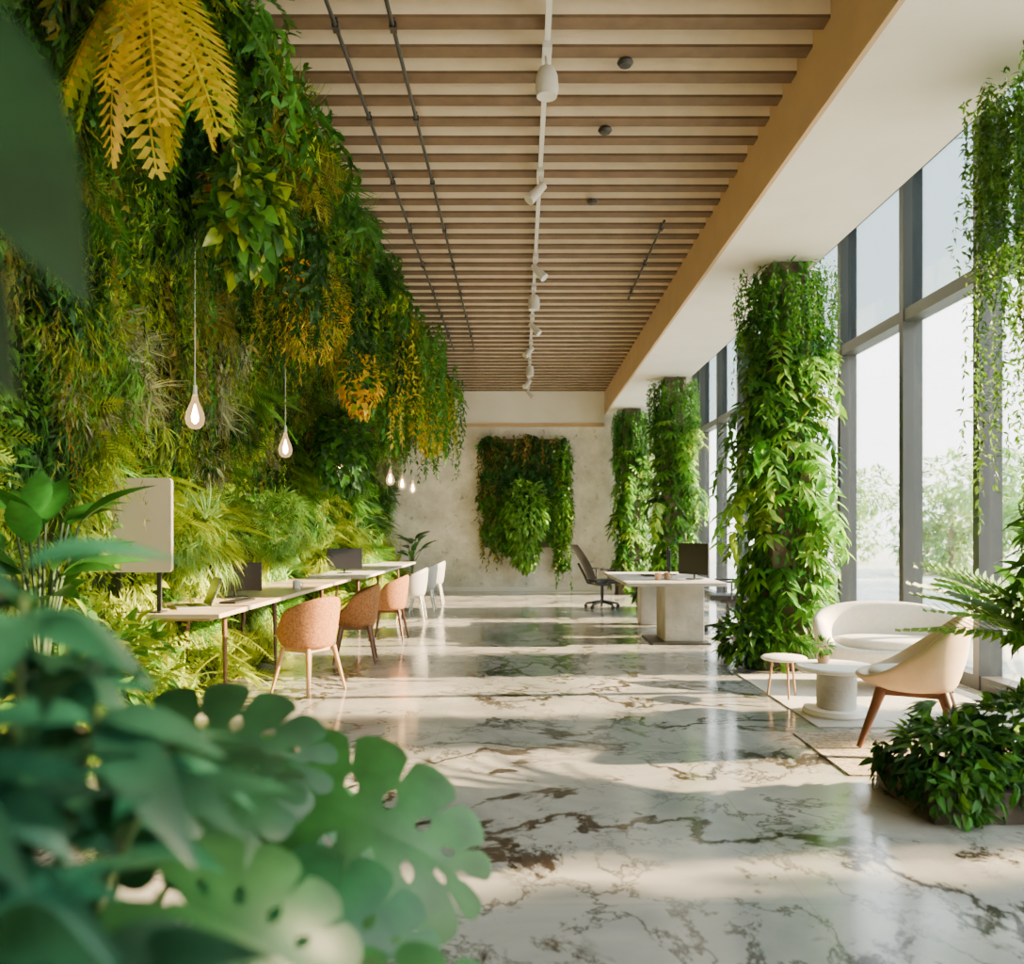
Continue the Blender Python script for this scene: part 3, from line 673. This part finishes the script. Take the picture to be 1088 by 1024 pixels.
n=50; a=rng.uniform(0,6.28,n); f.scatter(T_PALM,np.stack([.55+.40*np.cos(a),.3+.25*np.sin(a),.32+.15*rng.random(n)],1),np.stack([np.cos(a),np.sin(a),np.full(n,.2)],1),(0,-.2,1),rng.uniform(.10,.16,n),cj(MG,n,.25))
n=22; a=rng.uniform(0,6.28,n); a[:13]=np.array([2.7,3.0,3.3,3.6,2.4,4.0,2.9,3.15,3.45,2.8,3.2,3.5,2.6])
m=MB()
for k in range(4): m.tube([(1.05,.42,.15),(1.02-.02*k,.42+.02*k,.5),(1.0-.02*k,.42,.72)],.012,6,.008)
f.scatter(T_FERN,np.stack([1.0+.03*np.cos(a),.42+.03*np.sin(a),np.full(n,.70)],1),np.stack([np.cos(a)*.8,np.sin(a)*.8,rng.uniform(.45,1.2,n)],1),np.stack([-np.cos(a)*.3,-np.sin(a)*.3-.5,np.ones(n)],1),rng.uniform(.65,.95,n),cj(GG,n,.25))
for i in range(16):
    a=i*.7; top=(1.02+.30*math.cos(a),.3+.15*math.sin(a),random.uniform(.75,1.55)); m.tube([(1.2,.3,.15),(1.2+(top[0]-1.2)*.3,.3+(top[1]-.3)*.3,.15+(top[2]-.15)*.5),top],.01,6,.005)
    blob(f,top,(.13,.14,.2),80,.12,[GG,MG,MG],T_LANCE,.5)
m.obj('stems',M_STEM,e); f.obj('leaves',M_LEAF,e,zmin=.01)

def broad_plant(x,y,n,h,col,L=.45,name='broadleaf_plant',pr=.19):
    e=empty(name,(x,y,0)); MB().lathe([(.02,0),(pr*.8,0),(pr,.35),(pr,.4),(pr*.85,.4),(.02,.37)],n=28).obj('pot',M_PLANT,e,smooth=True)
    m=MB();f=Fol()
    for i in range(n):
        a=i*2.4; hh=h*random.uniform(.6,1); o=random.uniform(.05,.2)
        b=Vector((o*math.cos(a),o*math.sin(a),hh)); m.tube([(0,0,.36),(b.x*.3,b.y*.3,.36+(hh-.36)*.6),tuple(b)],.010,6,.006)
        f.scatter(T_BROAD,[tuple(b)],(math.cos(a)*.7,math.sin(a)*.7,random.uniform(.2,1.1)),(-math.cos(a)*.4,-math.sin(a)*.4-.5,1),L*random.uniform(.75,1.1),cj(col,1,.2))
    m.obj('stems',M_STEM,e); f.obj('leaves',M_LEAFG,e)
broad_plant(-2.25,3.75,26,1.45,(.03,.14,.02),.34)
broad_plant(-2.35,17.3,14,1.2,(.03,.12,.03),.4)
f=Fol(); 
for c in((-2.65,4.9,.5),(-2.7,5.5,.35),(-2.55,4.3,.35)): blob(f,c,(.3,.35,.4),450,.13,[GG,YG,BG,YG],T_LANCE,.2)
f.obj('leafy_shrub',M_LEAF,zmin=.0)

# ------------------------------------------------------------------ FOREGROUND PLANT
FG=(.014,.078,.042); FG2=(.014,.075,.022)
e=empty('monstera_plant',(-.55,.85,0))
MB().lathe([(.02,0),(.2,0),(.25,.4),(.26,.5),(.23,.5),(.02,.46)],n=32).obj('pot',M_CONC,e,smooth=True)
m=MB();f=Fol(); O=np.array([-.55,.85,0])
def stem(b): 
    b=np.array(b)-O; m.tube([(0,0,.46),tuple(np.array([b[0]*.35,b[1]*.35,.46+(b[2]-.46)*.6])),tuple(b)],.008,6,.004)
def fl(tpl,b,d,nn,sc,c): f.scatter(tpl,[np.array(b)-O],d,nn,sc,cj(c,1,.3))
nodes=[(-.46,.74,1.29,.13),(-.52,.66,1.24,.13),(-.38,.72,1.19,.13),(-.44,.60,1.14,.12),(-.34,.74,1.12,.12),(-.55,.8,1.14,.15),(-.38,.56,1.06,.12),(-.33,.62,1.02,.12),(-.35,.50,.99,.12),(-.42,.85,1.05,.14),(-.48,.52,1.02,.12),
  (-.52,.74,1.06,.14),(-.44,.66,1.00,.13),(-.48,.80,1.20,.13),(-.40,.56,1.16,.10),(-.44,.62,1.07,.13)]
for (x,y_,z,L) in nodes:
    stem((x,y_,z))
    for k in range(9):
        a=k*.7+random.uniform(-.3,.3)
        fl(T_FING,(x,y_,z+random.uniform(-.03,.03)),(math.cos(a),math.sin(a)*.6,random.uniform(-.35,.6)),(random.uniform(-.5,.3),-.45,1),L*random.uniform(.75,1.15),FG)
for b,d,nn,sc,c in[((-.44,1.40,.90),(.95,-.05,-.28),(.15,-.85,.85),.37,(.018,.095,.016)),((-.60,1.5,.82),(.6,.3,-.1),(0,-.9,.9),.34,FG2),
    ((-.36,.80,.99),(.8,-.05,-.35),(.05,-.8,1),.20,FG2),((-.32,.62,.965),(.75,-.05,-.45),(.05,-.8,1),.18,FG),((-.21,.60,.915),(.9,0,-.35),(.1,-.8,1),.17,FG2),
    ((-.40,.70,.91),(.9,.1,-.2),(0,-.9,.8),.23,FG2),((-.26,.75,.855),(.95,.1,-.2),(.1,-.8,1),.24,FG2),((-.12,.66,.885),(.9,.1,-.25),(.1,-.8,1),.16,FG),((-.46,.95,.98),(.3,.3,.2),(-.1,-.9,.8),.20,FG2),
    ((-.5,.55,.98),(.3,-.1,-.4),(-.1,-.9,.8),.2,FG),((-.42,1.1,.80),(.9,.1,-.1),(0,-.9,.8),.28,FG2),((-.22,.9,.78),(.9,.1,-.15),(0,-.9,.9),.24,FG2),((-.30,.50,.88),(.7,0,.15),(0,-.9,.8),.18,FG),
    ((-.60,1.25,1.02),(.9,0,.0),(.1,-.9,.8),.26,FG2)]:
    stem(b); fl(T_MON,b,d,nn,sc,c)
for b,d,L in[((-.40,.52,1.72),(.42,0,-.80),.24),((-.42,.52,1.60),(.35,0,-.65),.18),((-.405,.5,1.82),(.1,0,-1),.20)]:
    stem(b); fl(T_FLAT,b,d,(.25,-1,.1),L,(.008,.034,.012))
m.obj('stems',M_STEM,e); f.obj('leaves',M_LEAFF,e)

# ------------------------------------------------------------------ EXTERIOR
MB().box(4.2,80,-60,80,-.3,-.12).obj('ground_outdoor',M_GROUND)
M_TREE=leaf_mat('tree_leaves',.6,.5,1.0)
for (x,y_,h,r) in[(14,12.5,3.6,1.6),(16,15.5,4.2,2.0),(13,17.5,3.8,1.7),(17,18.5,4.4,2.0),(15,22,4.6,2.3),(14,26,4,1.9),(18,30,5,2.4),(15,38,5,2.4)]:
    e=empty('garden_tree',(x,y_,-.12)); MB().cyl((0,0,0),(0,0,h*.6),.10,.05).obj('trunk',M_COLM,e,smooth=True)
    f=Fol()
    for k in range(8):
        c=(random.uniform(-.6,.6)*r,random.uniform(-.8,.8)*r,h*.55+random.uniform(-.35,.3)*h); blob(f,c,(r*.5,r*.6,r*.45),280,.3,[(.14,.27,.13),(.19,.32,.18)])  # leaf colours paled to put outdoor haze into the crowns
    f.obj('crown',M_TREE,e,zmin=0.05)
for (y_,r,h) in[(.9,.5,7.5),(2.0,.5,7.5),(3.2,.42,7.4),(4.1,.24,7.2),(6.0,.48,7.6),(8.95,.55,7.6),(11.4,.55,7.4),(13.6,.5,7.4)]:  # unseen cypresses added to break the sunlight into bands on the floor
    e=empty('sun_blocker_cypress',(10.0,y_,-.12)); MB().lathe([(.07,0),(.06,.5),(r*.62,.7),(r*.78,2),(r*.80,5.2),(r*.5,h-.8),(.03,h-.1)],n=16).obj('trunk_and_core',M_COLM,e,smooth=True)
    f=Fol(); n=int(5200*r); z=.5+(h-.5)*rng.random(n); a=rng.uniform(0,6.28,n); rad=r*np.clip(np.minimum((z-.3)/1.2,(h-z)/1.6),.05,1)**.6*rng.uniform(.75,1,n)
    D=np.stack([np.cos(a),np.sin(a),np.full(n,1.2)],1); f.scatter(T_LANCE,np.stack([np.cos(a)*rad,np.sin(a)*rad,z],1),D+rn(n,.2),rn(n,.3)+np.array([0,0,1]),rng.uniform(.12,.2,n),cj(MG,n,.3)); f.obj('crown',M_TREE,e)

# ------------------------------------------------------------------ LIGHT
W=bpy.data.worlds.new('World'); scene.world=W; W.use_nodes=True; nt=W.node_tree; N_=nt.nodes; L_=nt.links
bg=N_['Background']; tc=N_.new('ShaderNodeTexCoord'); sp=N_.new('ShaderNodeSeparateXYZ'); rp=N_.new('ShaderNodeValToRGB')
L_.new(tc.outputs['Generated'],sp.inputs[0]); L_.new(sp.outputs['Z'],rp.inputs['Fac'])
rp.color_ramp.elements[0].position=0; rp.color_ramp.elements[0].color=(1,.97,.90,1); rp.color_ramp.elements[1].position=.8; rp.color_ramp.elements[1].color=(.74,.86,1,1)
L_.new(rp.outputs['Color'],bg.inputs['Color']); bg.inputs['Strength'].default_value=11.0
sd=bpy.data.lights.new('sun','SUN'); sd.energy=68; sd.angle=math.radians(.8); sd.color=(1,.68,.38)
so=bpy.data.objects.new('sun',sd); COL.objects.link(so); so.rotation_euler=Vector((-1,-.06,-.37)).to_track_quat('-Z','Y').to_euler(); so.location=(12,6,8)

# ------------------------------------------------------------------ CAMERA
cd=bpy.data.cameras.new('camera'); cam=bpy.data.objects.new('camera',cd); COL.objects.link(cam)
cam.location=(0,0,1.35); cam.rotation_euler=(math.radians(90),0,0)
cd.sensor_width=36; cd.lens=850/1088*36; cd.shift_x=-9/1088; cd.shift_y=53/1088; cd.clip_end=300
cd.dof.use_dof=True; cd.dof.focus_distance=7.0; cd.dof.aperture_fstop=2.2
scene.camera=cam
